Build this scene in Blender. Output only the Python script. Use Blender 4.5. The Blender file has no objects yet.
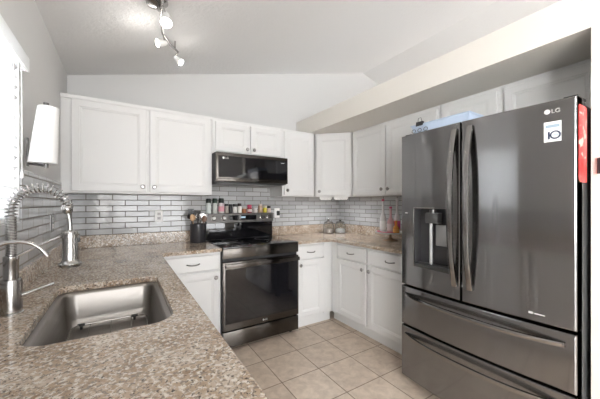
import bpy, bmesh, math, random
from mathutils import Vector, Matrix
random.seed(7)
C = bpy.context.scene.collection
SC = bpy.context.scene
PI = math.pi

# ------------------------------------------------------------------ camera
cam = bpy.data.cameras.new('camera'); camo = bpy.data.objects.new('camera', cam); C.objects.link(camo)
camo.location = (0, 0, 1.294); camo.rotation_euler = (PI/2, 0, -math.radians(32.22))
cam.sensor_width = 36; cam.lens = 281.34*36/600; cam.shift_y = 3.89/600; cam.clip_start = .02
SC.camera = camo
# ------------------------------------------------------------------ world, lights, exposure
W = bpy.data.worlds.new('world'); SC.world = W; W.use_nodes = True
W.node_tree.nodes['Background'].inputs[0].default_value = (.93, .96, 1, 1)
W.node_tree.nodes['Background'].inputs[1].default_value = 5.0
SC.view_settings.view_transform = 'Standard'; SC.view_settings.look = 'None'
SC.view_settings.gamma = 1; SC.view_settings.use_curve_mapping = False
SC.view_settings.exposure = 0.4
def area(name, loc, aim, sx, sy, power, col=(1, 1, 1)):
    l = bpy.data.lights.new(name, 'AREA'); l.shape = 'RECTANGLE'; l.size = sx; l.size_y = sy; l.energy = power; l.color = col
    o = bpy.data.objects.new(name, l); C.objects.link(o); o.location = loc
    o.rotation_euler = (Vector(aim)-Vector(loc)).to_track_quat('-Z', 'Y').to_euler(); return o
area('fill_patio', (.75, -3.42, 1.25), (.75, 3, 1.35), 1.9, 2.1, 45, (1, .985, .96))      # added fill lamp at an unseen patio door, also gives reflections
area('fill_living', (6.25, 1.2, 1.5), (0, 1.2, 1.6), 2.2, 1.6, 40, (1, .98, .95))  # added fill lamp at an unseen living room window past the ledge
area('fill_dining', (-.50, -1.75, 1.45), (2, -1.2, 1.5), 1.7, 1.3, 100, (1, .985, .96))      # added lamp at an unseen dining window, brightens soffit and right cabinets        
area('daylight_sink_window', (-.60, 1.42, 1.60), (1.5, 1.55, 1.35), .62, .72, 12, (.98, .99, 1))

# ------------------------------------------------------------------ materials
def mat(name, col, rough=.5, metal=0, **k):
    m = bpy.data.materials.new(name); m.use_nodes = True
    b = m.node_tree.nodes['Principled BSDF']
    b.inputs['Base Color'].default_value = (*col, 1); b.inputs['Roughness'].default_value = rough; b.inputs['Metallic'].default_value = metal
    for n, v in k.items(): b.inputs[n].default_value = v
    return m
def nodes(m): return m.node_tree.nodes, m.node_tree.links, m.node_tree.nodes['Principled BSDF']
def objcoord(m, order=None, off=(0, 0, 0)):
    n, l, b = nodes(m); t = n.new('ShaderNodeTexCoord'); out = t.outputs['Object']
    s = n.new('ShaderNodeSeparateXYZ'); l.new(out, s.inputs[0]); c = n.new('ShaderNodeCombineXYZ')
    for i, a in enumerate(order or 'XYZ'): l.new(s.outputs[a], c.inputs[i])
    mp = n.new('ShaderNodeVectorMath'); mp.operation = 'SUBTRACT'; mp.inputs[1].default_value = off; l.new(c.outputs[0], mp.inputs[0])
    return mp.outputs[0]
def ramp(m, fac, stops):
    n, l, b = nodes(m); r = n.new('ShaderNodeValToRGB'); e = r.color_ramp.elements
    while len(e) < len(stops): e.new(.5)
    for x, (p, c) in zip(e, stops): x.position = p; x.color = (*c, 1)
    l.new(fac, r.inputs[0]); return r.outputs[0]
def noise(m, vec, scale, detail=4, rough=.5, dist=0):
    n, l, b = nodes(m); t = n.new('ShaderNodeTexNoise'); t.inputs['Scale'].default_value = scale; t.inputs['Detail'].default_value = detail
    t.inputs['Roughness'].default_value = rough; t.inputs['Distortion'].default_value = dist; l.new(vec, t.inputs['Vector']); return t.outputs['Fac']
def mix(m, fac, a, bb, mode='MIX'):
    n, l, b = nodes(m); t = n.new('ShaderNodeMix'); t.data_type = 'RGBA'; t.blend_type = mode
    for s, i in ((fac, 0), (a, 6), (bb, 7)):
        if isinstance(s, (int, float)): t.inputs[i].default_value = s
        elif isinstance(s, tuple): t.inputs[i].default_value = (*s, 1)
        else: l.new(s, t.inputs[i])
    return t.outputs[2]
def bump(m, h, strength=.2, dist=.002):
    n, l, b = nodes(m); t = n.new('ShaderNodeBump'); t.inputs['Strength'].default_value = strength; t.inputs['Distance'].default_value = dist
    l.new(h, t.inputs['Height']); l.new(t.outputs[0], b.inputs['Normal'])
def setcol(m, c): m.node_tree.links.new(c, nodes(m)[2].inputs['Base Color'])

M = {}
M['white'] = mat('cabinet_white', (.72, .72, .717), .38); bump(M['white'], noise(M['white'], objcoord(M['white']), 90, 2), .03, .001)
M['wall'] = mat('wall_grey', (.62, .62, .615), .75); bump(M['wall'], noise(M['wall'], objcoord(M['wall']), 140, 3), .12, .002)
M['ceil'] = mat('ceiling_paint', (.72, .72, .72), .85); bump(M['ceil'], noise(M['ceil'], objcoord(M['ceil']), 38, 5, .6), .75, .006)
M['beige'] = mat('soffit_cream', (.74, .71, .66), .75); bump(M['beige'], noise(M['beige'], objcoord(M['beige']), 140, 3), .12, .002)
def granite():
    m = mat('speckled_granite', (.5, .42, .35), .13); v = objcoord(m)
    base = ramp(m, noise(m, v, 9, 5, .6, .6), [(.34, (.25, .165, .105)), (.5, (.41, .31, .225)), (.66, (.54, .455, .375))])
    pale = ramp(m, noise(m, v, 78, 3, .6, .3), [(.49, (0, 0, 0)), (.60, (1, 1, 1))])
    c = mix(m, pale, base, (.66, .595, .515))
    grey = ramp(m, noise(m, v, 95, 3, .6, .5), [(.53, (0, 0, 0)), (.60, (1, 1, 1))])
    c = mix(m, grey, c, (.235, .19, .155))
    n, l, b = nodes(m); vo = n.new('ShaderNodeTexNoise'); vo.inputs['Scale'].default_value = 120; vo.inputs['Detail'].default_value = 2
    sh = n.new('ShaderNodeVectorMath'); sh.inputs[1].default_value = (3.1, 7.7, 1.3); l.new(v, sh.inputs[0]); l.new(sh.outputs[0], vo.inputs['Vector'])
    dark = ramp(m, vo.outputs['Fac'], [(.62, (0, 0, 0)), (.68, (1, 1, 1))])
    c = mix(m, dark, c, (.05, .04, .035)); setcol(m, c); return m
M['granite'] = granite()
def tile(name, order, off):
    m = mat(name, (.5, .5, .5), .12); n, l, b = nodes(m); v = objcoord(m, order, off)
    br = n.new('ShaderNodeTexBrick'); l.new(v, br.inputs['Vector'])
    br.inputs['Scale'].default_value = 1; br.inputs['Brick Width'].default_value = .192; br.inputs['Row Height'].default_value = .0512
    br.inputs['Mortar Size'].default_value = .0034; br.inputs['Mortar Smooth'].default_value = .1
    br.inputs['Color1'].default_value = (.37, .375, .38, 1); br.inputs['Color2'].default_value = (.50, .505, .51, 1); br.inputs['Mortar'].default_value = (.15, .135, .12, 1)
    setcol(m, br.outputs['Color'])
    inv = n.new('ShaderNodeMath'); inv.operation = 'SUBTRACT'; inv.inputs[0].default_value = 1; l.new(br.outputs['Fac'], inv.inputs[1])
    w = noise(m, v, 14, 2); ad = n.new('ShaderNodeMath'); ad.operation = 'MULTIPLY_ADD'; ad.inputs[1].default_value = .8; l.new(w, ad.inputs[0]); l.new(inv.outputs[0], ad.inputs[2])
    bump(m, ad.outputs[0], .35, .004)
    rr = ramp(m, br.outputs['Fac'], [(0, (.1, .1, .1)), (1, (.8, .8, .8))]); l.new(rr, b.inputs['Roughness']); return m
M['tile_back'] = tile('grey_glazed_tile_back', 'XZY', (.02, 1.017, 0))
M['tile_side'] = tile('grey_glazed_tile_side', 'YZX', (.03, 1.017, 0))
def floortile():
    m = mat('beige_floor_tile', (.5, .42, .35), .42); n, l, b = nodes(m); v = objcoord(m, 'XYZ', (1.30, 1.787, 0))
    br = n.new('ShaderNodeTexBrick'); br.offset = 0; l.new(v, br.inputs['Vector'])
    br.inputs['Scale'].default_value = 1; br.inputs['Brick Width'].default_value = .3275; br.inputs['Row Height'].default_value = .3275
    br.inputs['Mortar Size'].default_value = .0042; br.inputs['Mortar Smooth'].default_value = .2
    br.inputs['Color1'].default_value = (.60, .50, .405, 1); br.inputs['Color2'].default_value = (.66, .56, .46, 1); br.inputs['Mortar'].default_value = (.27, .20, .15, 1)
    mo = ramp(m, noise(m, v, 13, 6, .65, .4), [(.3, (.78, .75, .73)), (.7, (1.12, 1.12, 1.12))])
    setcol(m, mix(m, 1.0, br.outputs['Color'], mo, 'MULTIPLY'))
    inv = n.new('ShaderNodeMath'); inv.operation = 'SUBTRACT'; inv.inputs[0].default_value = 1; l.new(br.outputs['Fac'], inv.inputs[1]); bump(m, inv.outputs[0], .4, .003)
    return m
M['floor'] = floortile()
def brushed(name, col, rough, axis, aniso=0):
    m = mat(name, col, rough, 1); n, l, b = nodes(m); v = objcoord(m)
    sc = n.new('ShaderNodeVectorMath'); sc.operation = 'MULTIPLY'; sc.inputs[1].default_value = axis; l.new(v, sc.inputs[0])
    f = noise(m, sc.outputs[0], 1, 3)
    l.new(ramp(m, f, [(.3, (rough*.82,)*3), (.7, (rough*1.2,)*3)]), b.inputs['Roughness'])
    if not aniso: bump(m, f, .05, .0006)
    if aniso:
        g = n.new('ShaderNodeBsdfAnisotropic'); g.inputs['Color'].default_value = (*col, 1); g.inputs['Roughness'].default_value = .24; g.inputs['Anisotropy'].default_value = .80
        ms = n.new('ShaderNodeMixShader'); ms.inputs[0].default_value = .5; l.new(b.outputs[0], ms.inputs[1]); l.new(g.outputs[0], ms.inputs[2]); l.new(ms.outputs[0], n['Material Output'].inputs['Surface'])
        cx = n.new('ShaderNodeCombineXYZ'); cx.inputs[2].default_value = 1; ch = n.new('ShaderNodeCombineXYZ'); ch.inputs[1 if axis[0] == 1 else 0].default_value = 1; l.new(ch.outputs[0], g.inputs['Tangent']); l.new(cx.outputs[0], b.inputs['Tangent']); b.inputs['Anisotropic'].default_value = aniso
    return m
M['blacksteel'] = brushed('black_stainless', (.28, .28, .284), .085, (1, 5, 900), .9)
M['blacksteel_range'] = brushed('black_stainless_range', (.105, .096, .088), .22, (5, 1, 900), .8)
M['handle'] = brushed('handle_steel', (.30, .295, .29), .2, (3, 3, 3))
M['sink'] = brushed('sink_steel', (.31, .292, .275), .38, (400, 2, 400))
M['chrome'] = mat('brushed_nickel', (.45, .44, .43), .22, 1)
M['knob'] = mat('pewter_knob', (.33, .32, .31), .3, 1)
M['darkmetal'] = mat('dark_pewter', (.16, .155, .15), .35, 1)
M['blackglass'] = mat('black_glass', (.008, .008, .01), .05, 0, **{'IOR': 1.6})
M['black'] = mat('black_plastic', (.018, .018, .02), .4)
M['greycase'] = mat('case_grey', (.03, .031, .033), .5)
M['steelblack'] = mat('dark_bar', (.09, .09, .09), .3, .8)
M['plastic'] = mat('white_plastic', (.82, .82, .81), .35)
M['blind'] = mat('blind_white', (.83, .83, .825), .45, 0)
_n, _l, _b = nodes(M['blind']); _t = _n.new('ShaderNodeBsdfTranslucent'); _t.inputs[0].default_value = (.85, .86, .87, 1); _m = _n.new('ShaderNodeMixShader'); _m.inputs[0].default_value = .38
_l.new(_b.outputs[0], _m.inputs[1]); _l.new(_t.outputs[0], _m.inputs[2]); _l.new(_m.outputs[0], _n['Material Output'].inputs['Surface'])
M['paper'] = mat('paper_white', (.88, .88, .875), .9)
M['frost'] = mat('lamp_glow', (1, 1, 1), .4); nodes(M['frost'])[2].inputs['Emission Color'].default_value = (1, .97, .93, 1); nodes(M['frost'])[2].inputs['Emission Strength'].default_value = 22
M['barglow'] = mat('bar_glow', (1, 1, 1), .4); nodes(M['barglow'])[2].inputs['Emission Color'].default_value = (1, .98, .95, 1); nodes(M['barglow'])[2].inputs['Emission Strength'].default_value = .9
M['shade'] = mat('lamp_shade_white', (.85, .85, .84), .3)
M['glass'] = mat('clear_glass', (.95, .97, .97), .03, 0, **{'Transmission Weight': 1.0, 'IOR': 1.3})
M['pane'] = mat('window_pane', (1, 1, 1), .02, 0, **{'Transmission Weight': 1.0, 'IOR': 1.05})
M['logo'] = mat('logo_silver', (.72, .72, .72), .3, .3)
M['sticker'] = mat('sticker_white', (.78, .80, .80), .5)
M['navy'] = mat('sticker_navy', (.03, .045, .09), .5)
M['bluebox'] = mat('pale_blue_plastic', (.50, .60, .74), .4)
def redprint():
    m = mat('red_print', (.6, .02, .02), .28); v = objcoord(m)
    c = mix(m, ramp(m, noise(m, v, 22, 2, .5, 1), [(.60, (0, 0, 0)), (.63, (1, 1, 1))]), (.62, .018, .02), (.62, .42, .36))
    setcol(m, mix(m, ramp(m, noise(m, v, 31, 2, .5, .4), [(.66, (0, 0, 0)), (.68, (1, 1, 1))]), c, (.08, .16, .05))); return m
M['red'] = redprint()
M['display'] = mat('clock_display', (.02, .03, .04), .2); nodes(M['display'])[2].inputs['Emission Color'].default_value = (.55, .75, .9, 1); nodes(M['display'])[2].inputs['Emission Strength'].default_value = .7
def flat(name, col, rough=.45, metal=0):
    if name not in M: M[name] = mat(name, col, rough, metal)
    return M[name]

# ------------------------------------------------------------------ mesh helpers (all coordinates are world metres)
class MB:
    def __init__(s): s.bm = bmesh.new()
    def box(s, lo, hi, bev=0, seg=2):
        b = bmesh.new(); bmesh.ops.create_cube(b, size=1)
        for v in b.verts: v.co = Vector([lo[i]+(v.co[i]+.5)*(hi[i]-lo[i]) for i in range(3)])
        if bev: bmesh.ops.bevel(b, geom=b.edges[:], offset=bev, segments=seg, profile=.5, affect='EDGES')
        s.add(b); return s
    def add(s, b, mtx=None):
        if mtx: b.transform(mtx)
        me = bpy.data.meshes.new('tmp'); b.to_mesh(me); b.free(); s.bm.from_mesh(me); bpy.data.meshes.remove(me); return s
    def lathe(s, org, prof, axis=(0, 0, 1), n=24):
        q = Vector((0, 0, 1)).rotation_difference(Vector(axis)).to_matrix(); o = Vector(org); rings = []
        for r, z in prof:
            if r < 1e-6: rings.append([s.bm.verts.new(o+q@Vector((0, 0, z)))]); continue
            rings.append([s.bm.verts.new(o+q@Vector((r*math.cos(2*PI*k/n), r*math.sin(2*PI*k/n), z))) for k in range(n)])
        for a, b in zip(rings, rings[1:]):
            for k in range(n):
                k2 = (k+1) % n
                if len(a) == 1 and len(b) == 1: continue
                if len(a) == 1: f = (a[0], b[k2], b[k])
                elif len(b) == 1: f = (a[k], a[k2], b[0])
                else: f = (a[k], a[k2], b[k2], b[k])
                try: s.bm.faces.new(f)
                except ValueError: pass
        return s
    def tube(s, pts, r, n=10, sy=1):
        pts = [Vector(p) for p in pts]; rr = r if isinstance(r, (list, tuple)) else [r]*len(pts)
        up = None; rings = []
        for i, p in enumerate(pts):
            t = (pts[min(i+1, len(pts)-1)]-pts[max(i-1, 0)]).normalized()
            if up is None: up = t.orthogonal().normalized() if abs(t.z) > .9 else (Vector((0, 0, 1))-t*t.z).normalized()
            up = (up-t*up.dot(t)).normalized(); sd = t.cross(up)
            rings.append([s.bm.verts.new(p+rr[i]*(math.cos(2*PI*k/n)*up+sy*math.sin(2*PI*k/n)*sd)) for k in range(n)])
        for a, b in zip(rings, rings[1:]):
            for k in range(n): s.bm.faces.new((a[k], a[(k+1) % n], b[(k+1) % n], b[k]))
        s.bm.faces.new(rings[0][::-1]); s.bm.faces.new(rings[-1]); return s
    def loft(s, rings, close0=True, close1=True):
        R = [[s.bm.verts.new(p) for p in r] for r in rings]; n = len(R[0])
        for a, b in zip(R, R[1:]):
            for k in range(n): s.bm.faces.new((a[k], a[(k+1) % n], b[(k+1) % n], b[k]))
        if close0: s.bm.faces.new(R[0][::-1])
        if close1: s.bm.faces.new(R[-1])
        return s
    def prism(s, poly, off):
        off = Vector(off); s.loft([[Vector(p) for p in poly], [Vector(p)+off for p in poly]]); return s
    def panel(s, org, U, N, w, h, rings, t):
        """a rectangle w x h on the U/z plane facing N, with concentric steps (inset, depth along N), backed t behind"""
        org, U, N, Z = Vector(org), Vector(U).normalized(), Vector(N).normalized(), Vector((0, 0, 1))
        rr = [[(0, -t)]]+[[r] for r in rings]; R = []
        for ((i, d),) in rr: R.append([org+U*a+Z*b+N*d for a, b in ((i, i), (w-i, i), (w-i, h-i), (i, h-i))])
        s.loft(R); return s
WL = {}
def smooth(me, ang=40):
    for p in me.polygons: p.use_smooth = True
    me.set_sharp_from_angle(angle=math.radians(ang))
def obj(name, mb, m, parent=None, label=None, sm=True, bevel=0, ang=40):
    bm = mb.bm if isinstance(mb, MB) else mb
    bmesh.ops.recalc_face_normals(bm, faces=bm.faces[:])
    me = bpy.data.meshes.new(name); bm.to_mesh(me); bm.free()
    o = bpy.data.objects.new(name, me); C.objects.link(o); me.materials.append(m)
    if parent: o.parent = parent; WL[o] = WL[parent]; me.transform(Matrix.Translation(-WL[o]))
    else: WL[o] = Vector((0, 0, 0))
    if sm: smooth(me, ang)
    if bevel:
        b = o.modifiers.new('bevel', 'BEVEL'); b.width = bevel; b.segments = 2; b.limit_method = 'ANGLE'; b.angle_limit = math.radians(50)
    if label: o['label'] = label
    return o
def thing(name, label, cat, loc, group=None):
    o = bpy.data.objects.new(name, None); C.objects.link(o); o.location = loc; o.empty_display_size = .05; WL[o] = Vector(loc)
    o['label'] = label; o['category'] = cat
    if group: o['group'] = group
    return o
def tag(o, label, cat, group=None):
    o['label'] = label; o['category'] = cat
    if group: o['group'] = group
    return o
def struct(name, mb, m, label=None, **k):
    o = obj(name, mb, m, **k); o['kind'] = 'structure'
    if label: o['label'] = label
    return o
def text(name, s, org, U, N, size, m, parent, thick=.0006, align='LEFT', bold=0):
    cu = bpy.data.curves.new(name, 'FONT'); cu.body = s; cu.size = size; cu.extrude = thick; cu.align_x = align; cu.offset = bold
    t = bpy.data.objects.new(name+'_curve', cu); C.objects.link(t)
    dg = bpy.context.evaluated_depsgraph_get(); me = bpy.data.meshes.new_from_object(t.evaluated_get(dg)); bpy.data.objects.remove(t)
    U, N = Vector(U).normalized(), Vector(N).normalized(); V = N.cross(U)
    me.transform(Matrix.Translation(Vector(org)) @ Matrix((U, V, N)).transposed().to_4x4())
    b = MB(); b.bm.from_mesh(me); bpy.data.meshes.remove(me); return obj(name, b, m, parent, sm=False)

# ================================================================== THE ROOM
XL, YB, XR = -.394, 3.04, 2.56
def zc(x): return 2.372+.25*(x-XL)
RX, XE, YF = 3.02, 6.434, -3.5
ZR = zc(RX)
struct('floor', MB().box((XL-.15, YF-.15, -.1), (XE+.15, YB+.15, 0)), M['floor'], sm=False)
gable = [(XL, 0), (XE, 0), (XE, 2.372), (RX, ZR), (XL, 2.372)]
struct('wall_back', MB().prism([(x, YB, z) for x, z in gable], (0, .12, 0)), M['wall'], sm=False)
# front wall behind the camera with a patio opening added for the fill lamp
b = MB()
for pl in ([(XL, 0), (-.25, 0), (-.25, zc(-.25)), (XL, zc(XL))], [(-.25, 2.35), (1.75, 2.35), (1.75, zc(1.75)), (-.25, zc(-.25))],
           [(1.75, 0), (XE, 0), (XE, 2.372), (RX, ZR), (1.75, zc(1.75))]):
    b.prism([(x, YF-.12, z) for x, z in pl], (0, .12, 0))
struct('wall_front', b, M['wall'], sm=False)
d = struct('added_patio_door', MB().box((-.25, YF-.09, 0), (-.18, YF-.02, 2.35)).box((1.68, YF-.09, 0), (1.75, YF-.02, 2.35)).box((-.18, YF-.09, 2.28), (1.68, YF-.02, 2.35))
           .box((.71, YF-.09, .06), (.79, YF-.02, 2.28)).box((-.18, YF-.09, 0), (1.68, YF-.02, .06)), M['plastic'], sm=False)  # unseen patio door frame, added to go with the fill lamp
obj('pane', MB().box((-.18, YF-.065, .06), (.71, YF-.059, 2.28)).box((.79, YF-.065, .06), (1.68, YF-.059, 2.28)), M['pane'], d, sm=False)
# left wall with the window above the sink
wy0, wy1, wz0, wz1 = 1.09, 1.742, 1.215, 1.93
b = MB()
for y0, y1, z0, z1 in ((YF, -2.6, 0, 2.372), (-2.6, -.9, 0, .8), (-2.6, -.9, 2.1, 2.372), (-.9, wy0, 0, 2.372), (wy1, YB, 0, 2.372), (wy0, wy1, 0, wz0), (wy0, wy1, wz1, 2.372)): b.box((XL-.12, y0, z0), (XL, y1, z1))
bmesh.ops.remove_doubles(b.bm, verts=b.bm.verts[:], dist=1e-5)
struct('wall_left', b, M['wall'], sm=False)
w = struct('window_1', MB().box((XL-.10, wy0, wz0), (XL-.05, wy0+.04, wz1)).box((XL-.10, wy1-.04, wz0), (XL-.05, wy1, wz1)).box((XL-.10, wy0+.04, wz0), (XL-.05, wy1-.04, wz0+.04))
           .box((XL-.10, wy0+.04, wz1-.04), (XL-.05, wy1-.04, wz1)), M['plastic'], sm=False)
obj('pane', MB().box((XL-.08, wy0+.04, wz0+.04), (XL-.075, wy1-.04, wz1-.04)), M['pane'], w, sm=False)
w = struct('added_dining_window', MB().box((XL-.10, -2.6, .8), (XL-.05, -2.54, 2.1)).box((XL-.10, -.96, .8), (XL-.05, -.9, 2.1)).box((XL-.10, -2.54, .8), (XL-.05, -.96, .86)).box((XL-.10, -2.54, 2.04), (XL-.05, -.96, 2.1)), M['plastic'], sm=False)  # unseen dining window, added so light reaches the soffit face
obj('pane', MB().box((XL-.08, -2.54, .86), (XL-.075, -.96, 2.04)), M['pane'], w, sm=False)
struct('wall_right', MB().box((XR, .27, 0), (XR+.12, YB, 2.312)), M['wall'], label='part height kitchen wall with an open ledge above', sm=False)
struct('wall_soffit', MB().box((1.86, .27, 2.121), (XR, YB, 2.312)), M['beige'], label='cream boxed soffit over the right hand cabinets', sm=False)
struct('wall_fridge_end', MB().box((1.86, .27, 0), (XR, .389, 2.121)), M['beige'], label='cream wall end beside the fridge', sm=False)
struct('wall_far', MB().box((XE, YF, 0), (XE+.12, YB, .8)).box((XE, YF, 2.1), (XE+.12, YB, 2.372)).box((XE, YF, .8), (XE+.12, .2, 2.1)).box((XE, 2.2, .8), (XE+.12, YB, 2.1)), M['wall'], sm=False)
w = struct('added_living_window', MB().box((XE+.03, .2, .8), (XE+.08, .26, 2.1)).box((XE+.03, 2.14, .8), (XE+.08, 2.2, 2.1)).box((XE+.03, .26, .8), (XE+.08, 2.14, .86)).box((XE+.03, .26, 2.04), (XE+.08, 2.14, 2.1)), M['plastic'], sm=False)  # unseen living room window, added around the fill lamp there
obj('pane', MB().box((XE+.05, .26, .86), (XE+.055, 2.14, 2.04)), M['pane'], w, sm=False)
cl = [(XL-.12, zc(XL-.12)), (RX, ZR), (XE+.12, zc(XL-.12)), (XE+.12, zc(XL-.12)+.12), (RX, ZR+.12), (XL-.12, zc(XL-.12)+.12)]
struct('ceiling', MB().prism([(x, YF-.12, z) for x, z in cl], (0, YB+.24-YF, 0)), M['ceil'], sm=False)
# tile splash on three walls
TT = .008
b = MB().box((XL+TT, YB-TT, 1.017), (.725, YB, 1.376)).box((.725, YB-TT, .90), (1.487, YB, 1.52)).box((1.487, YB-TT, 1.017), (XR-TT, YB, 1.376))
struct('trim_1', b, M['tile_back'], label='grey glazed tile splash on the back wall', sm=False)
struct('trim_2', MB().box((XL, 1.75, 1.0), (XL+TT, YB-TT, 1.448)).box((XL, .30, 1.0), (XL+TT, 1.75, 1.21)), M['tile_side'], label='grey glazed tile splash on the window wall', sm=False)
struct('trim_3', MB().box((XR-TT, 1.34, 1.017), (XR, YB-TT, 1.376)), M['tile_side'], label='grey glazed tile splash beside the fridge', sm=False)

# ================================================================== CABINETS
DOOR = [(0, -.003), (.004, 0), (.050, 0), (.053, -.003), (.060, -.003), (.068, -.0075)]
DRAW = [(0, -.004), (.005, 0), (.006, 0)]
def knob(p, N, par):
    obj('knob', MB().lathe(p, [(.0, 0), (.006, 0), (.006, .012), (.0165, .018), (.0178, .023), (.013, .029), (0, .031)], N, 20), M['knob'], par, 'dark pewter knob')
def door(par, org, U, N, w, h, kn=None, rings=DOOR, name='door'):
    o = obj(name, MB().panel(org, U, N, w, h, rings, .019), M['white'], par, sm=False)
    if kn: knob(Vector(org)+Vector(U).normalized()*kn[0]+Vector((0, 0, kn[1])), N, o)
    return o
def pull(par, c, U, N, w=.10):
    c, U, N = Vector(c), Vector(U).normalized(), Vector(N).normalized(); pts = []
    for k in range(13):
        t = k/12*2-1; pts.append(c+U*(t*w/2)+N*(.024*(1-abs(t)**3.5))+Vector((0, 0, -.006*(1-t*t))))
    obj('handle', MB().tube(pts, .0048, 8), M['darkmetal'], par, 'dark bow handle')
def drawer(par, org, U, N, w, h):
    o = obj('drawer', MB().panel(org, U, N, w, h, [(0, -.005), (.006, 0), (.007, 0)], .019), M['white'], par, sm=False)
    pull(o, Vector(org)+Vector(U).normalized()*(w/2)+Vector((0, 0, h/2)), U, N); return o
ZB, ZT, YU, XU = 1.375, 2.119, 2.71, 2.232
G = 'white wall cabinets'
X, Yn = (1, 0, 0), (0, -1, 0)          # along the back wall, facing the camera side
def body(par, lo, hi): return obj('body', MB().box(lo, hi), M['white'], par, sm=False)
t = thing('wall_cabinet', 'white two-door wall cabinet in the corner by the window wall, two wide doors', 'cabinet', (.16, 2.87, ZB), G)
body(t, (XL+.001, YU+.02, ZB), (.722, YB-.001, ZT))
door(t, (-.330, YU, ZB+.014), X, Yn, .503, ZT-ZB-.045, (.473, .045)); door(t, (.195, YU, ZB+.014), X, Yn, .507, ZT-ZB-.045, (.035, .045))
obj('cornice', MB().box((XL+.001, YU+.008, ZT-.028), (.722, YU+.0195, ZT)), M['white'], t, sm=False)
t = thing('wall_cabinet', 'short white two-door wall cabinet directly above the microwave', 'cabinet', (1.106, 2.87, 1.775), G)
body(t, (.726, YU+.02, 1.775), (1.486, YB-.001, ZT))
door(t, (.754, YU, 1.800), X, Yn, .345, .285, (.315, .040)); door(t, (1.113, YU, 1.800), X, Yn, .345, .285, (.030, .040))
t = thing('wall_cabinet', 'single-door white wall cabinet right of the microwave', 'cabinet', (1.70, 2.87, ZB), G)
body(t, (1.490, YU+.02, ZB), (1.915, YB-.001, ZT))
door(t, (1.505, YU, ZB+.014), X, Yn, .385, ZT-ZB-.045, (.032, .05))
t = thing('wall_cabinet', 'white corner wall cabinet with a diagonal door', 'cabinet', (2.2, 2.75, ZB), G)
A, B = Vector((1.925, 2.71, 0)), Vector((2.232, 2.43, 0)); U = (B-A).normalized(); N = Vector((U.y, -U.x, 0)); N = N if N.y < 0 else -N
a, bb = A-N*.02, B-N*.02
obj('body', MB().prism([(a.x, a.y, ZB), (bb.x, bb.y, ZB), (XR-.001, bb.y, ZB), (XR-.001, YB-.001, ZB), (a.x, YB-.001, ZB)], (0, 0, ZT-ZB)), M['white'], t, sm=False)
door(t, A+U*.012+Vector((0, 0, ZB+.014)), U, N, (B-A).length-.024, ZT-ZB-.045, (.035, .045))
Yr, Xn = (0, -1, 0), (-1, 0, 0)        # along the right wall, facing -x (door widths run towards the camera)
t = thing('wall_cabinet', 'white two-door wall cabinet between the corner cabinet and the fridge', 'cabinet', (2.4, 1.9, ZB), G)
body(t, (XU+.02, 1.368, ZB), (XR-.001, 2.425, ZT))
door(t, (XU, 2.413, ZB+.014), Yr, Xn, .475, ZT-ZB-.045, (.440, .05)); door(t, (XU, 1.926, ZB+.014), Yr, Xn, .535, ZT-ZB-.045, (.035, .05))
t = thing('wall_cabinet', 'short white two-door wall cabinet above the fridge', 'cabinet', (2.4, .88, 1.81), G)
body(t, (XU+.02, .392, 1.81), (XR-.001, 1.364, ZT))
door(t, (XU, 1.345, 1.825), Yr, Xn, .405, .265); door(t, (XU, .895, 1.825), Yr, Xn, .470, .265)
# base cabinets
ZK, ZBT = .10, .8735
G = 'white base cabinets'
def base_body(t, lo, hi, klo, khi):
    body(t, lo, hi); obj('toe_kick', MB().box(klo, khi), M['white'], t, sm=False)
t = thing('base_cabinet', 'white base cabinet left of the black stove, drawer over door', 'cabinet', (.48, 2.7, 0), G)
base_body(t, (.262, 2.449, ZK), (.722, YB-.001, ZBT), (.262, 2.51, 0), (.722, 2.525, ZK))
drawer(t, (.275, 2.43, .725), X, Yn, .435, .130); door(t, (.275, 2.43, .125), X, Yn, .435, .585, (.400, .535))
t = thing('base_cabinet', 'white base cabinet right of the black stove, ending in the corner', 'cabinet', (1.70, 2.7, 0), G)
base_body(t, (1.490, 2.449, ZK), (1.964, YB-.001, ZBT), (1.490, 2.49, 0), (1.964, 2.505, ZK))
drawer(t, (1.500, 2.43, .725), X, Yn, .335, .130); door(t, (1.500, 2.43, .125), X, Yn, .335, .585, (.032, .535))
obj('filler', MB().box((1.838, 2.436, .11), (1.944, 2.4485, .87)), M['white'], t, sm=False)
t = thing('base_cabinet', 'white base cabinet next to the fridge with two drawers over two doors', 'cabinet', (2.25, 1.9, 0), G)
base_body(t, (1.965, 1.345, ZK), (XR-.001, 2.445, ZBT), (2.02, 1.345, 0), (2.035, 2.485, ZK))
obj('filler', MB().box((1.951, 2.345, .11), (1.9645, 2.4355, .87)), M['white'], t, sm=False)
drawer(t, (1.945, 2.340, .725), Yr, Xn, .420, .130); drawer(t, (1.945, 1.900, .725), Yr, Xn, .530, .130)
door(t, (1.945, 2.340, .125), Yr, Xn, .420, .585, (.385, .535)); door(t, (1.945, 1.900, .125), Yr, Xn, .530, .585, (.035, .535))
t = thing('base_cabinet', 'white base cabinet run under the sink worktop', 'cabinet', (-.08, 1.4, 0), G)
Yl, Xp = (0, 1, 0), (1, 0, 0)
obj('body', MB().box((XL+.001, .33, ZK), (-.25, 2.445, ZBT)).box((-.25, .33, ZK), (.20, 2.445, .62)).box((.185, .33, .62), (.20, 2.445, ZBT)).box((-.25, .33, .62), (.185, .345, ZBT)), M['white'], t, sm=False)
obj('toe_kick', MB().box((XL+.001, .36, 0), (.14, 2.505, ZK)), M['white'], t, sm=False)
for k in range(4): door(t, (.22, .36+k*.49, .125), Yl, Xp, .465, .72, (.43 if k % 2 == 0 else .035, .66))

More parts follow.
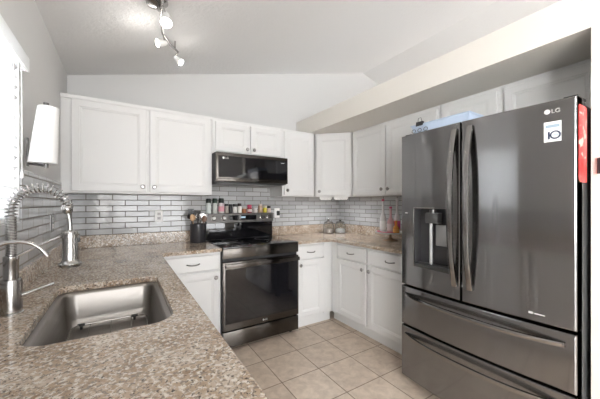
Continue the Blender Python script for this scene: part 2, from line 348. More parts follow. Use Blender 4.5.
# ================================================================== WORKTOPS
def rrect(x0, y0, x1, y1, r, z, n=6, far=1):
    P = []; q = r*far
    for cx, cy, a0, r in ((x1-q, y1-q, 0, q), (x0+q, y1-q, 90, q), (x0+r, y0+r, 180, r), (x1-r, y0+r, 270, r)):
        for k in range(n+1):
            a = math.radians(a0+90*k/n); P.append(Vector((cx+r*math.cos(a), cy+r*math.sin(a), z)))
    return P
ZC = .9085; ZCB = .8795
SX0, SY0, SX1, SY1 = -.245, 1.020, .152, 1.680
def counter(outline, hole):
    bm = bmesh.new(); ed = []
    for loop in [outline]+([hole] if hole else []):
        vs = [bm.verts.new(p) for p in loop]; ed += [bm.edges.new((vs[i], vs[(i+1) % len(vs)])) for i in range(len(vs))]
    bmesh.ops.triangle_fill(bm, edges=ed, use_beauty=True)
    r = bmesh.ops.extrude_face_region(bm, geom=bm.faces[:])
    for v in r['geom']:
        if isinstance(v, bmesh.types.BMVert): v.co.z = ZCB
    return bm
E1 = .002
out = [(XL+E1, .30), (.245, .30), (.250, 2.34), (.258, 2.385), (.285, 2.402), (.7235, 2.402), (.7235, YB-E1), (XL+E1, YB-E1)]
t = thing('worktop', 'speckled brown granite worktop holding the sink, by the window', 'worktop', (0, 1.6, ZC), 'granite worktops')
obj('slab', counter([Vector((x, y, ZC)) for x, y in out], rrect(SX0, SY0, SX1, SY1, .08, ZC, 6, .65)), M['granite'], t, bevel=.005)
obj('upstand', MB().box((XL+E1, YB-.024, ZC), (.7235, YB-E1, 1.0165), .003), M['granite'], t, sm=False)
obj('upstand', MB().box((XL+E1, .30, ZC), (XL+.024, YB-.024, 1.0), .003), M['granite'], t, sm=False)
out = [(1.4885, 2.402), (1.875, 2.402), (1.905, 2.39), (1.914, 2.36), (1.914, 1.335), (XR-E1, 1.335), (XR-E1, YB-E1), (1.4885, YB-E1)]
t = thing('worktop', 'speckled brown granite worktop in the corner between stove and fridge', 'worktop', (2.2, 2.4, ZC), 'granite worktops')
obj('slab', counter([Vector((x, y, ZC)) for x, y in out], None), M['granite'], t, bevel=.005)
obj('upstand', MB().box((1.4885, YB-.024, ZC), (XR-E1, YB-E1, 1.0165), .003), M['granite'], t, sm=False)
obj('upstand', MB().box((XR-.024, 1.335, ZC), (XR-E1, YB-.024, 1.0165), .003), M['granite'], t, sm=False)

# ================================================================== SINK
t = thing('sink', 'stainless steel undermount sink set in the granite worktop', 'sink', (-.04, 1.32, .71))
def sr(i, z, r): return rrect(SX0+i, SY0+i, SX1-i, SY1-i, r, z, 8, .7)
outer = [sr(-.02, .8785, .09), sr(.014, .8785, .070), sr(.019, .875, .068), sr(.023, .866, .066), sr(.030, .765, .064), sr(.036, .740, .06), sr(.050, .722, .052), sr(.070, .715, .045), sr(.10, .713, .03)]
inner = [[p-Vector((0, 0, .0025)) for p in r] for r in reversed(outer)]
obj('bowl', MB().loft(outer+inner, False, False), M['sink'], t)
b = MB(); b.loft([sr(.10, .713, .03), sr(.10, .7105, .03)]); obj('bowl_floor', b, M['sink'], t)
obj('drain', MB().lathe((-.04, 1.36, .713), [(0, .001), (.03, .001), (.034, .004), (.054, .004), (.056, .0)], n=28), M['chrome'], t)
t = thing('sink_grid', 'thin wire grid lying in the bottom of the steel sink', 'sink grid', (-.04, 1.33, .7155))
b = MB(); q = rrect(SX0+.052, SY0+.075, SX1-.052, SY1-.058, .04, .737, 5); b.tube(q+[q[0]], .0032, 8)
for k in range(3): x = SX0+.12+k*.08; b.tube([(x, SY0+.077, .7335), (x, SY1-.060, .7335)], .0015, 6)
obj('wire_frame', b, M['chrome'], t)
for x in (-.160, .050):
    for y in (SY0+.078, SY1-.058): obj('rubber_foot', MB().lathe((x, y, .7155), [(0, 0), (.005, 0), (.006, .017), (0, .018)], n=12).lathe((x-.014, y, .738), [(0, 0), (.0062, 0), (.0062, .028), (0, .028)], (1, 0, 0), 12), M['black'], t)

# ================================================================== FAUCETS
t = thing('kitchen_faucet', 'tall spring-neck pull-down faucet behind the sink', 'faucet', (-.330, 1.37, ZC))
fx, fy = -.330, 1.37
obj('base', MB().lathe((fx, fy, ZC), [(0, 0), (.033, 0), (.033, .005), (.0295, .008), (.0295, .112), (.0275, .120), (.020, .122), (.020, .185), (.021, .188), (.021, .200), (.0165, .202), (0, .202)], n=32), M['chrome'], t)
def arch():
    P = [Vector((fx, fy, 1.108+k*.006)) for k in range(28)]
    cx, cz, r = fx+.078, 1.270, .078
    for k in range(1, 40): a = PI-(PI*.93)*k/39; P.append(Vector((cx+r*math.cos(a), fy, cz+r*1.04*math.sin(a))))
    P.append(P[-1]+Vector((.001, 0, -.014))); return P
AP = arch(); obj('hose', MB().tube(AP, .0085, 12), flat('hose_grey', (.30, .30, .30), .4, .5), t, 'grey flexible hose inside the spring')
L = [0]
for a, bq in zip(AP, AP[1:]): L.append(L[-1]+(bq-a).length)
def at(s):
    for i in range(len(AP)-1):
        if L[i+1] >= s: f = (s-L[i])/(L[i+1]-L[i]); return AP[i].lerp(AP[i+1], f), (AP[min(i+2, len(AP)-1)]-AP[max(i-1, 0)]).normalized()
    return AP[-1], (AP[-1]-AP[-2]).normalized()
pts, s, ang = [], .002, 0
while s < L[-1]-.004:
    p, tg = at(s); n1 = Vector((0, 1, 0)); n2 = tg.cross(n1); r = .0135 if s < .14 else .0155
    pts.append(p+r*(math.cos(ang)*n1+math.sin(ang)*n2)); pitch = .0055 if s < .14 else .0125
    ang += 2*PI/14; s += pitch/14
obj('spring', MB().tube(pts, .0023, 6), M['chrome'], t, 'steel coil spring')
hx = AP[-1].x
obj('hose_collar', MB().lathe((hx, fy, 1.255), [(0, 0), (.011, 0), (.0165, .010), (.0175, .022), (.013, .034), (0, .036)], (-.15, 0, 1), 20), M['chrome'], t)
obj('spray_neck', MB().tube([(hx, fy, 1.258), (hx+.004, fy, 1.235), (hx+.006, fy, 1.20), (hx+.006, fy, 1.175)], .0075, 12), M['chrome'], t)
hx += .006
sh = obj('spray_head', MB().lathe((hx, fy, 1.055), [(0, 0), (.033, 0), (.036, .004), (.036, .012), (.0265, .020), (.0245, .028), (.0245, .124), (.022, .133), (.009, .138), (0, .138)], n=28), M['chrome'], t)
obj('button', MB().box((hx+.020, fy-.006, 1.145), (hx+.030, fy+.006, 1.172), .003), M['black'], sh, 'dark spray button')
obj('support_arm', MB().tube([(fx+.015, fy, 1.108), (fx+.06, fy, 1.135), (hx-.025, fy, 1.172)], .0052, 10).lathe((hx, fy, 1.164), [(.0245, 0), (.0285, 0), (.0285, .014), (.0245, .014), (.0245, 0)], n=24), M['chrome'], t)
obj('lever', MB().tube([(fx+.02, fy, .968), (fx+.045, fy, .975), (fx+.075, fy, .985), (fx+.115, fy, .998)], [.009, .006, .0045, .004], 10), M['chrome'], t)
t = thing('filter_faucet', 'small slim filtered-water faucet nearest the left edge', 'faucet', (-.335, 1.10, ZC))
obj('base', MB().lathe((-.335, 1.10, ZC), [(0, 0), (.022, 0), (.022, .006), (.013, .010), (.013, .05), (.008, .055), (0, .055)], n=24), M['chrome'], t)
pp = [(-.335, 1.1, .955), (-.335, 1.1, 1.10), (-.333, 1.1, 1.125), (-.323, 1.1, 1.152), (-.303, 1.1, 1.172), (-.275, 1.1, 1.184), (-.248, 1.1, 1.186), (-.222, 1.1, 1.178), (-.203, 1.1, 1.162), (-.188, 1.1, 1.138)]
obj('spout', MB().tube(pp, [.0052]*8+[.005, .0045], 10), M['chrome'], t)
obj('lever', MB().tube([(-.322, 1.1, .95), (-.285, 1.1, .958)], [.005, .003], 8), M['chrome'], t)
# dark blue object at the frame's lower left corner
o = obj('scrub_pad', MB().box((-.262, .775, ZC), (-.2165, .838, ZC+.020), .007, 3), flat('dark_blue_pad', (.02, .045, .10), .6), sm=True)
tag(o, 'dark blue pad lying on the granite at the lower left corner', 'scrub pad')

# ================================================================== WINDOW BLIND
t = thing('window_blind', 'white slatted blind over the window above the sink', 'blind', (XL-.012, 1.42, 1.22))
b = MB(); z = 1.252
while z < 1.90:
    c = Vector((XL-.012, 0, z)); a = math.radians(62); u = Vector((math.cos(a), 0, math.sin(a)))*.0262; nn = Vector((-math.sin(a), 0, math.cos(a)))
    prof = [c-u, c-u*.4+nn*.003, c+u*.4+nn*.003, c+u, c+u*.4+nn*.0055, c-u*.4+nn*.0055]
    b.prism([p+Vector((0, 1.10, 0)) for p in prof], (0, .628, 0)); z += .0445
obj('slats', b, M['blind'], t, sm=False)
obj('bottom_rail', MB().box((XL-.030, 1.10, 1.2165), (XL+.002, 1.728, 1.232), .003), M['blind'], t, sm=False)
obj('valance', MB().box((XL+.022, 1.06, 1.895), (XL+.032, 1.757, 1.958), .002).box((XL+.0005, 1.06, 1.895), (XL+.022, 1.068, 1.958)).box((XL+.0005, 1.749, 1.895), (XL+.022, 1.757, 1.958)), M['blind'], t, sm=False)
for y in (1.20, 1.64): obj('ladder_cord', MB().tube([(XL+.006, y, 1.218), (XL+.006, y, 1.90)], .0016, 6), M['paper'], t)
obj('pull_cord', MB().tube([(XL+.014, 1.715, 1.90), (XL+.014, 1.722, 1.60), (XL+.014, 1.722, 1.44)], .0018, 6).lathe((XL+.014, 1.722, 1.405), [(0, 0), (.007, .004), (.006, .02), (.002, .036), (0, .036)], n=10), M['paper'], t)

# ================================================================== PAPER TOWEL
t = thing('paper_towel_holder', 'dark metal wall holder carrying the paper towel roll', 'paper towel holder', (XL+.002, 1.815, 1.475))
obj('wall_plate', MB().box((XL+TT+.0005, 1.808, 1.470), (XL+TT+.0085, 1.828, 1.605), .002), M['darkmetal'], t, sm=False)
hx = -.312
obj('arm', MB().tube([(XL+.012, 1.818, 1.482), (XL+.045, 1.812, 1.480), (hx, 1.80, 1.474)], .006, 10), M['darkmetal'], t)
obj('rod', MB().tube([(hx, 1.80, 1.466), (hx, 1.80, 1.768)], .0055, 10).lathe((hx, 1.80, 1.768), [(0, 0), (.011, 0), (.011, .010), (0, .012)], n=14).lathe((hx, 1.80, 1.464), [(0, 0), (.009, 0), (.009, .020), (0, .02)], n=14), M['darkmetal'], t)
b = MB(); bot, top = Vector((-.3245, 1.803, 1.487)), Vector((-.3035, 1.796, 1.757)); rings = []; ax = top-bot
for i, (f, r) in enumerate(((0, .021), (0, .051), (.004, .0545), (.5, .0475), (.996, .0400), (1, .038), (1, .021))):
    c = bot+ax*f; rings.append([c+Vector((r*math.cos(2*PI*k/36), r*math.sin(2*PI*k/36), 0)) for k in range(36)])
b.loft(rings+[rings[0]], False, False)
o = obj('paper_towel_roll', b, M['paper']); tag(o, 'white paper towel roll tilted on its wall holder', 'paper towel roll')

# ================================================================== OUTLETS
def outlet(loc, U, N, label, m, black=False):
    loc, U, N = Vector(loc), Vector(U), Vector(N); t = thing('wall_outlet', label, 'outlet', loc)
    obj('cover_plate', MB().panel(loc-U*.036-Vector((0, 0, .058)), U, N, .072, .116, [(0, .0), (.003, .004), (.004, .0045)], .001), m, t, sm=False)
    for dz in (.021, -.021):
        s = obj('socket', MB().panel(loc-U*.016+Vector((0, 0, dz-.0145))+N*.0045, U, N, .032, .029, [(0, 0), (.001, .001)], .0005), flat('socket_grey', (.5, .5, .5)) if not black else M['plastic'], t, sm=False)
        if not black: obj('slot', MB().panel(loc-U*.008+Vector((0, 0, dz-.005))+N*.0055, U, N, .003, .010, [(0, .0004)], .0005).panel(loc+U*.005+Vector((0, 0, dz-.005))+N*.0055, U, N, .003, .010, [(0, .0004)], .0005), M['black'], s, sm=False)
    return t
outlet((.297, YB-TT-.001, 1.172), X, Yn, 'white outlet on the back tiles between sink and stove', M['plastic'])
t = outlet((1.580, YB-TT-.001, 1.178), X, Yn, 'white outlet just right of the stove with a dark plug', M['plastic'], True)
o = obj('plug', MB().box((1.571, YB-.045, 1.150), (1.602, YB-TT-.0065, 1.205), .006), M['black']); tag(o, 'dark plug in the outlet right of the stove', 'plug')
outlet((XL+TT+.001, 2.384, 1.168), (0, 1, 0), (1, 0, 0), 'steel outlet plate on the window-wall tiles behind the faucet', M['chrome'])

# ================================================================== STOVE
x0, x1 = .7265, 1.4855; xm = (x0+x1)/2
t = thing('stove', 'freestanding black stainless electric stove', 'stove', (xm, 2.7, 0))
obj('body', MB().box((x0, 2.425, .05), (x1, 3.0, .898)), M['black'], t, sm=False)
for x in (x0+.05, x1-.05):
    for y in (2.47, 2.95): obj('foot', MB().lathe((x, y, 0), [(0, 0), (.02, 0), (.02, .01), (.012, .015), (.012, .052), (0, .052)], n=14), M['black'], t)
ct = obj('cooktop', MB().box((x0, 2.385, .899), (x1, 2.945, .914), .004), M['blackglass'], t)
for i, (x, y, r) in enumerate(((.92, 2.53, .105), (1.30, 2.53, .085), (.92, 2.80, .08), (1.30, 2.80, .10))):
    obj('burner_ring', MB().lathe((x, y, .9141), [(r, 0), (r, .0003), (r-.004, .0003), (r-.004, 0), (r, 0)], n=48), flat('burner_grey', (.06, .06, .06), .3), ct)
obj('front_strip', MB().box((x0, 2.388, .812), (x1, 2.4245, .898), .003), M['blacksteel_range'], t)
dr = obj('door', MB().box((x0, 2.382, .190), (x1, 2.424, .782), .005), M['blacksteel_range'], t)
obj('door_window', MB().panel((x0+.018, 2.382, .250), X, Yn, x1-x0-.036, .475, [(0, .0005), (.002, .003)], .002), M['blackglass'], dr, sm=False)
hb = MB().box((x0+.012, 2.338, .738), (x1-.012, 2.352, .772), .004, 2)
for x in (x0+.06, x1-.06): hb.box((x-.012, 2.345, .740), (x+.012, 2.383, .758), .003)
obj('handle', hb, M['blacksteel_range'], dr)
text('logo', 'LG', (xm+.012, 2.3805, .212), X, Yn, .020, M['logo'], dr)
obj('logo', MB().lathe((xm-.004, 2.3815, .219), [(0, .001), (.008, .001), (.008, 0)], Yn, 20), M['logo'], dr)
obj('drawer', MB().box((x0, 2.386, .040), (x1, 2.424, .178), .005), M['blacksteel_range'], t)
bg = obj('backguard', MB().box((x0, 2.965, .914), (x1, 3.026, 1.188), .004), M['blackglass'], t)
cp = obj('control_panel', MB().prism([(x0, 2.964, 1.085), (x0, 2.940, 1.090), (x0, 2.952, 1.182), (x0, 2.964, 1.188)], (x1-x0, 0, 0)), flat('panel_grey', (.14, .135, .13), .38, .7), bg, sm=False)
NK = Vector((0, -.092, -.012)).normalized()
for x in (.795, .905, 1.345, 1.430):
    obj('knob', MB().lathe((x, 2.946, 1.137), [(0, 0), (.027, 0), (.027, .006), (.022, .008), (.020, .026), (.017, .029), (0, .029)], (0, -1, .12), 24), M['chrome'], cp, 'steel ringed control knob')
dp = obj('display', MB().panel((.965, 2.9455, 1.105), X, (0, -1, .12), .31, .060, [(0, 0), (.002, .0025)], .003), M['blackglass'], cp, sm=False)
obj('clock', MB().panel((1.095, 2.9425, 1.135), X, (0, -1, .12), .05, .016, [(0, .0008)], .0015), M['display'], dp, sm=False)

# spice jars along the stove's back ledge
ZS = 1.188
def jar(x, r, h, col, cap, ch, label, name='spice_jar', neck=.75, mcol=None, capr=None, cat='spice jar', rough=.2, y=2.994):
    t = thing(name, label, cat, (x, y, ZS+.0005), 'jars and bottles on the stove ledge')
    hb = h-ch
    obj('jar_body', MB().lathe((x, y, ZS+.0005), [(0, 0), (r*.94, 0), (r, .004), (r, hb*.86), (r*neck, hb), (0, hb)], n=20), flat(name+str(round(x*1000)), col, rough), t)
    cr = capr or r*.95
    obj('cap', MB().lathe((x, y, ZS+.0005+hb), [(0, 0), (cr, 0), (cr, ch*.85), (cr*.85, ch), (0, ch)], n=20), flat('cap%d' % round(x*1000), cap, .4), t)
    if mcol: obj('paper_label', MB().lathe((x, y, ZS+.0005+hb*.18), [(r+.0004, 0), (r+.0008, 0), (r+.0008, hb*.5), (r+.0004, hb*.5), (r+.0004, 0)], n=20), flat('lab%d' % round(x*1000), mcol, .6), t)
jar(.758, .026, .155, (.62, .66, .65), (.02, .03, .03), .045, 'tall pale grinder with dark cap, at the left end of the stove ledge', 'spice_grinder', cat='spice grinder')
jar(.823, .025, .158, (.55, .58, .56), (.015, .035, .025), .05, 'tall clear grinder with dark green cap, second along the stove ledge', 'spice_grinder', cat='spice grinder')
jar(.892, .030, .160, (.68, .62, .62), (.02, .03, .025), .05, 'tall grinder with a pink label and dark cap on the stove ledge', 'spice_grinder', mcol=(.74, .36, .42), cat='spice grinder')
jar(.951, .021, .100, (.42, .38, .34), (.02, .02, .02), .022, 'short clear jar with dark lid right of the pink-labelled grinder')
jar(.995, .019, .095, (.05, .05, .055), (.015, .015, .015), .022, 'short all-dark jar on the stove ledge')
jar(1.042, .024, .098, (.66, .65, .63), (.02, .02, .02), .028, 'short white jar with flat black lid on the stove ledge')
jar(1.096, .023, .105, (.74, .71, .66), (.03, .02, .02), .030, 'cream jar with dark lid on the stove ledge, left of the orange-brown jar')
jar(1.150, .024, .062, (.40, .17, .08), (.55, .50, .45), .016, 'low orange-brown jar on the stove ledge')
jar(1.213, .026, .090, (.30, .035, .05), (.50, .05, .12), .030, 'deep red jar with crimson lid on the stove ledge', mcol=(.72, .62, .60))
jar(1.278, .027, .050, (.70, .64, .62), (.62, .62, .60), .014, 'low off-white tub between red and tan jars')
jar(1.345, .025, .100, (.46, .32, .22), (.62, .56, .48), .018, 'tan jar with pale lid on the stove ledge')
jar(1.403, .023, .080, (.62, .52, .06), (.55, .50, .40), .024, 'yellow jar near the right end of the stove ledge')
jar(1.455, .022, .076, (.66, .52, .46), (.03, .03, .03), .026, 'pale jar with black lid at the right end of the stove ledge')

# ================================================================== MICROWAVE
t = thing('microwave', 'low black over-the-range microwave hanging above the stove', 'microwave', (xm, 2.8, 1.49))
obj('body', MB().box((x0, 2.640, 1.492), (x1, YB-TT-.002, 1.772)), M['greycase'], t, sm=False)
dr = obj('door', MB().box((x0, 2.600, 1.500), (x1, 2.639, 1.772), .006), M['blacksteel_range'], t)
obj('door_glass', MB().panel((x0+.022, 2.6, 1.540), X, Yn, x1-x0-.034, .200, [(0, .0005), (.002, .0025)], .002), M['blackglass'], dr, sm=False)
obj('pocket_handle', MB().box((x0+.012, 2.588, 1.503), (x1-.012, 2.5995, 1.528), .004), M['blacksteel_range'], dr)
obj('vent_underside', MB().box((x0+.03, 2.645, 1.484), (x1-.03, 2.98, 1.4915)), M['steelblack'], t, sm=False)
text('logo', 'LG', (x0+.085, 2.5965, 1.712), X, Yn, .026, M['logo'], dr)
obj('logo', MB().lathe((x0+.068, 2.5975, 1.7205), [(0, .001), (.011, .001), (.011, 0)], Yn, 20), M['logo'], dr)
obj('indicator', MB().box((x1-.085, 2.5962, 1.712), (x1-.045, 2.5974, 1.717)), M['logo'], dr, sm=False)

# ================================================================== UTENSIL CROCK
ux, uy = .632, 2.905
b = MB().lathe((ux, uy, ZC), [(0, .0), (.070, 0), (.074, .006), (.074, .182), (.071, .185), (.066, .183), (.066, .012), (0, .010)], n=32)
o = obj('utensil_crock', b, flat('crock_charcoal', (.035, .035, .04), .35)); tag(o, 'charcoal cylinder crock of utensils left of the stove', 'utensil crock')
def utensil(name, label, dx, dy, tx, ty, h, m, head):
    p0 = Vector((ux+dx, uy+dy, ZC+.014)); p1 = Vector((ux+tx, uy+ty, ZC+h)); d = (p1-p0).normalized(); ang = Vector((0, -1, 0)); sd = d.cross(ang).normalized(); nn = sd.cross(d)
    t = thing(name, label, 'kitchen utensil', p0, 'utensils in the charcoal crock')
    obj('shaft', MB().tube([p0, p0.lerp(p1, .6), p1], [.0055, .005, .004], 8), m, t)
    b = MB()
    if head == 'whisk':
        for k in range(5):
            a = PI*k/5; e = math.cos(a)*sd+math.sin(a)*nn
            b.tube([p1+d*(.075*(i/12))+e*.024*math.sin(2*PI*i/24)*(1 if i <= 12 else 1) for i in range(13)], .0014, 5)
            b.tube([p1+d*(.075*(i/12))-e*.024*math.sin(2*PI*i/24) for i in range(13)], .0014, 5)
    else:
        w, l, cup = dict(spoon=(.026, .065, .012), ladle=(.034, .055, .026), spatula=(.030, .080, .002), slot=(.028, .075, .004))[head]; R = []
        for i in range(9):
            f = i/8; ww = w*(math.sin(PI*min(f*.92+.05, 1))**.6 if head in ('spoon', 'ladle') else (.45+.55*min(f*2.2, 1)))
            c = p1+d*(l*f)-nn*0; ring = []
            for k in range(10):
                a = 2*PI*k/10; ring.append(c+sd*ww*math.cos(a)+nn*(.003*math.sin(a)+cup*(math.cos(a)**2)*math.sin(PI*f)))
            R.append(ring)
        b.loft(R)
    obj('head', b, m, t)
wood = flat('utensil_wood', (.50, .33, .19), .6); stl = M['chrome']; blk = M['black']
utensil('ladle', 'black ladle leaning left out of the crock', .0, .030, -.066, -.002, .235, blk, 'ladle')
utensil('spatula', 'black spatula standing tallest in the crock', -.02, .045, -.048, .040, .250, blk, 'spatula')
utensil('wooden_spoon', 'wooden spoon leaning left in the utensil crock', -.025, -.01, -.053, -.028, .215, wood, 'spoon')
utensil('whisk', 'steel wire whisk in the middle of the utensil crock', -.005, -.015, -.012, -.045, .215, stl, 'whisk')
utensil('serving_spoon', 'steel serving spoon right of the whisk in the crock', .02, 0, .025, -.01, .220, stl, 'spoon')
utensil('slotted_turner', 'dark slotted turner at the back of the crock', .01, .03, .010, .045, .235, flat('nylon_grey', (.05, .045, .045), .5), 'slot')
utensil('tongs', 'steel utensil leaning right towards the stove knobs', .025, .020, .058, .012, .205, stl, 'slot')
utensil('brown_spoon', 'dark brown spoon leaning right in the crock', .010, -.038, .048, -.032, .200, flat('utensil_brown', (.16, .09, .06), .5), 'spoon')

# ================================================================== CORNER CANISTERS
def canister(x, y, label, fill, fh):
    t = thing('canister', label, 'canister', (x, y, ZC+.0005), 'glass canisters in the corner'); z = ZC+.0005
    obj('jar', MB().lathe((x, y, z), [(0, 0), (.064, 0), (.068, .005), (.068, .100), (.054, .125), (.054, .132), (.051, .132), (.051, .124), (.0645, .099), (.0645, .008), (0, .006)], n=28), M['glass'], t)
    obj('contents', MB().lathe((x, y, z), [(0, .0075), (.0635, .0095), (.0635, fh), (.03, fh+.008), (0, fh+.010)], n=28), flat('fill%d' % round(x*100), fill, .8), t)
    obj('lid', MB().lathe((x, y, z+.1325), [(0, 0), (.056, 0), (.057, .006), (.049, .016), (.020, .022), (.010, .028), (.018, .040), (.012, .052), (0, .055)], n=28), M['chrome'], t, 'steel lid with a round knob')
canister(2.255, 2.885, 'glass canister with beige contents, left of the corner pair', (.52, .45, .40), .055)
canister(2.405, 2.830, 'glass canister with white contents, right of the corner pair', (.80, .79, .77), .055)

# under-cabinet light bars below the diagonal cabinet
for nm, s0, s1, lab in (('a', .045, .185, 'slim white light bar under the corner cabinet, left one'), ('b', .215, .375, 'slim white light bar under the corner cabinet, right one')):
    t = thing('light_bar', lab, 'light', A+U*((s0+s1)/2)-N*.05+Vector((0, 0, ZB-.032)), 'light bars under the corner cabinet')
    p, q = A+U*s0-N*.035, A+U*s1-N*.035; k = -N*.035
    obj('housing', MB().prism([(p.x, p.y, ZB-.031), (q.x, q.y, ZB-.031), (q.x+k.x, q.y+k.y, ZB-.031), (p.x+k.x, p.y+k.y, ZB-.031)], (0, 0, .030)), M['plastic'], t, sm=False)
    p2, q2, k2 = p+U*.01-N*.005, q-U*.01-N*.005, -N*.025
    obj('diffuser', MB().prism([(p2.x, p2.y, ZB-.034), (q2.x, q2.y, ZB-.034), (q2.x+k2.x, q2.y+k2.y, ZB-.034), (p2.x+k2.x, p2.y+k2.y, ZB-.034)], (0, 0, .0028)), M['barglow'], t, 'lit white diffuser', sm=False)
    c = (p2+q2+k2)/2; area('bar_lamp', (c.x, c.y, ZB-.036), (c.x, c.y, 0), .12, .03, 1.3, (.95, .97, 1))

# ================================================================== STAND WITH BOTTLES BY THE FRIDGE
sx, sy = 2.365, 1.985
t = thing('cake_stand', 'round white footed stand holding bottles beside the fridge', 'stand', (sx, sy, ZC))
obj('pedestal', MB().lathe((sx, sy, ZC+.0005), [(0, 0), (.075, 0), (.075, .004), (.030, .014), (.014, .03), (.014, .066), (.03, .0755), (0, .0755)], n=28), flat('stand_wood', (.35, .22, .13), .5), t)
obj('plate', MB().lathe((sx, sy, ZC+.0765), [(0, 0), (.145, .0), (.150, .004), (.152, .014), (.148, .014), (.144, .006), (0, .006)], n=40), M['paper'], t)
ZP = ZC+.083
def bottle(x, y, r, h, col, capc, labc, label, nr=.012, m=None):
    t = thing('bottle', label, 'bottle', (x, y, ZP), 'bottles on the white stand')
    obj('bottle_body', MB().lathe((x, y, ZP), [(0, 0), (r*.94, 0), (r, .004), (r, h*.42), (nr*1.2, h*.58), (nr, h*.64), (nr, h*.93), (0, h*.93)], n=24), m or flat('bot%d' % round(x*1000), col, .12), t)
    obj('cap', MB().lathe((x, y, ZP+h*.93), [(0, 0), (nr*1.25, 0), (nr*1.25, h*.06), (0, h*.07)], n=18), flat('bcap%d' % round(x*1000), capc, .4), t)
    obj('paper_label', MB().lathe((x, y, ZP+h*.08), [(r+.0004, 0), (r+.0009, 0), (r+.0009, h*.26), (r+.0004, h*.26), (r+.0004, 0)], n=24), flat('blab%d' % round(x*1000), labc, .6), t)
bottle(2.330, 2.050, .033, .350, (.72, .70, .70), (.60, .08, .16), (.82, .80, .79), 'slim bottle with white label at the left of the stand')
bottle(2.372, 1.985, .035, .270, (.70, .42, .44), (.62, .06, .18), (.80, .66, .66), 'shorter pink bottle in the middle of the stand')
bottle(2.442, 1.960, .033, .355, (.70, .66, .68), (.70, .68, .68), (.70, .10, .24), 'tall bottle with a crimson label at the back of the stand')
bottle(2.345, 1.893, .030, .130, (.62, .24, .04), (.55, .20, .05), (.70, .34, .08), 'low orange bottle on the stand nearest the fridge')
o = obj('pink_garland', MB().tube([(2.365+.126*math.cos(a), 1.985+.126*math.sin(a), ZP+.0095+.0015*math.sin(a*9)) for a in [PI*.45+k*PI*.85/30 for k in range(31)]], .0068, 7), flat('garland_pink', (.60, .16, .22), .7))
tag(o, 'reddish pink garland lying along the rim of the white stand', 'garland')

# ================================================================== FRIDGE
fy0, fy1 = .400, 1.326; fm = (fy0+fy1)/2; FX = 1.700
t = thing('fridge', 'large black stainless french-door fridge with two bottom drawers', 'fridge', (2.1, fm, 0))
def fx_(y): u = (y-fm)/((fy1-fy0)/2); return FX-.026*(1-u*u)
def slab(y0, y1, z0, z1, top=0, n=14, e=.007):
    """front with the gentle convex bow of the doors, bevelled rim"""
    b = MB(); R = []
    def ring(ins, dep):
        P = []; a0, a1 = y0+ins, y1-ins
        for k in range(n+1): y = a0+(a1-a0)*k/n; P.append(Vector((fx_(y)+dep, y, z0+ins)))
        for k in range(n+1): y = a1+(a0-a1)*k/n; P.append(Vector((fx_(y)+dep, y, z1-ins)))
        return P
    def back():
        return [Vector((1.775, p.y, p.z)) for p in ring(0, 0)]
    R = [back(), ring(0, e), ring(e*.3, e*.3), ring(e, 0)]
    for a, c in zip(R, R[1:]):
        pass
    V = [[b.bm.verts.new(p) for p in r] for r in R]; m = len(V[0])
    for a, c in zip(V, V[1:]):
        for k in range(m): b.bm.faces.new((a[k], a[(k+1) % m], c[(k+1) % m], c[k]))
    for L_, sg in ((V[-1], 1), (V[0], -1)):
        for k in range(n): b.bm.faces.new((L_[k], L_[k+1], L_[m-2-k], L_[m-1-k]))
    return b
obj('case', MB().box((1.785, fy0+.004, .06), (2.50, fy1-.004, 1.755)), M['greycase'], t, sm=False)
obj('toe_grille', MB().box((1.80, fy0+.03, .035), (2.45, fy1-.03, .0595)), M['black'], t, sm=False)
for y in (fy0+.06, fy1-.06):
    for x in (1.80, 2.42): obj('foot', MB().box((x, y-.03, 0), (x+.06, y+.03, .0345), .004), M['black'], t, sm=False)
obj('gasket', MB().box((1.776, fy0+.012, .07), (1.7845, fy1-.012, 1.75)), M['black'], t, sm=False)
split = .892
ZD0, ZD1 = .722, 1.773
# left door with the dispenser recess cut in: frame pieces around the opening
dz0, dz1, dy0, dy1 = .865, 1.262, .955, 1.212
ld = obj('door', slab(split+.004, fy1, ZD0, ZD1), M['blacksteel'], t, ang=12)
cut = MB().box((1.60, dy0, dz0), (1.755, dy1, dz1)); co = obj('cutter', cut, M['black'])
bo = ld.modifiers.new('cut', 'BOOLEAN'); bo.object = co; bo.operation = 'DIFFERENCE'; bo.solver = 'EXACT'
co.location = -WL[ld]+WL[ld]
bpy.context.view_layer.update()
dg = bpy.context.evaluated_depsgraph_get(); nm = bpy.data.meshes.new_from_object(ld.evaluated_get(dg)); ld.modifiers.clear(); ld.data = nm; bpy.data.objects.remove(co)
for p in nm.polygons: p.use_smooth = True
nm.set_sharp_from_angle(angle=math.radians(12))
rd = obj('door', slab(fy0, split-.004, ZD0, ZD1), M['blacksteel'], t, ang=12)
# dispenser
dp = obj('dispenser', MB().box((1.752, dy0, dz0), (1.7546, dy1, dz1)).box((1.690, dy0, dz0), (1.752, dy0+.004, dz1)).box((1.690, dy1-.004, dz0), (1.752, dy1, dz1)).box((1.690, dy0+.004, dz1-.004), (1.752, dy1-.004, dz1)), flat('dispenser_grey', (.045, .045, .05), .3), ld, sm=False)
obj('dispenser_frame', MB().box((1.683, dy1-.001, dz0), (1.694, dy1+.008, dz1), .002).box((1.6785, dy0-.006, dz1-.002), (1.692, dy1+.008, dz1+.006), .002), M['chrome'], dp)
obj('nozzle_block', MB().box((1.690, 1.045, 1.165), (1.745, 1.135, 1.232), .006).lathe((1.71, 1.09, 1.232), [(0, 0), (.02, 0), (.02, .02), (0, .02)], n=16), flat('nozzle_grey', (.12, .12, .12), .3, .6), dp)
obj('water_tube', MB().tube([(1.725, 1.112, 1.166), (1.725, 1.112, dz0+.02)], .011, 12), flat('tube_grey', (.5, .51, .52), .25, .3), dp)
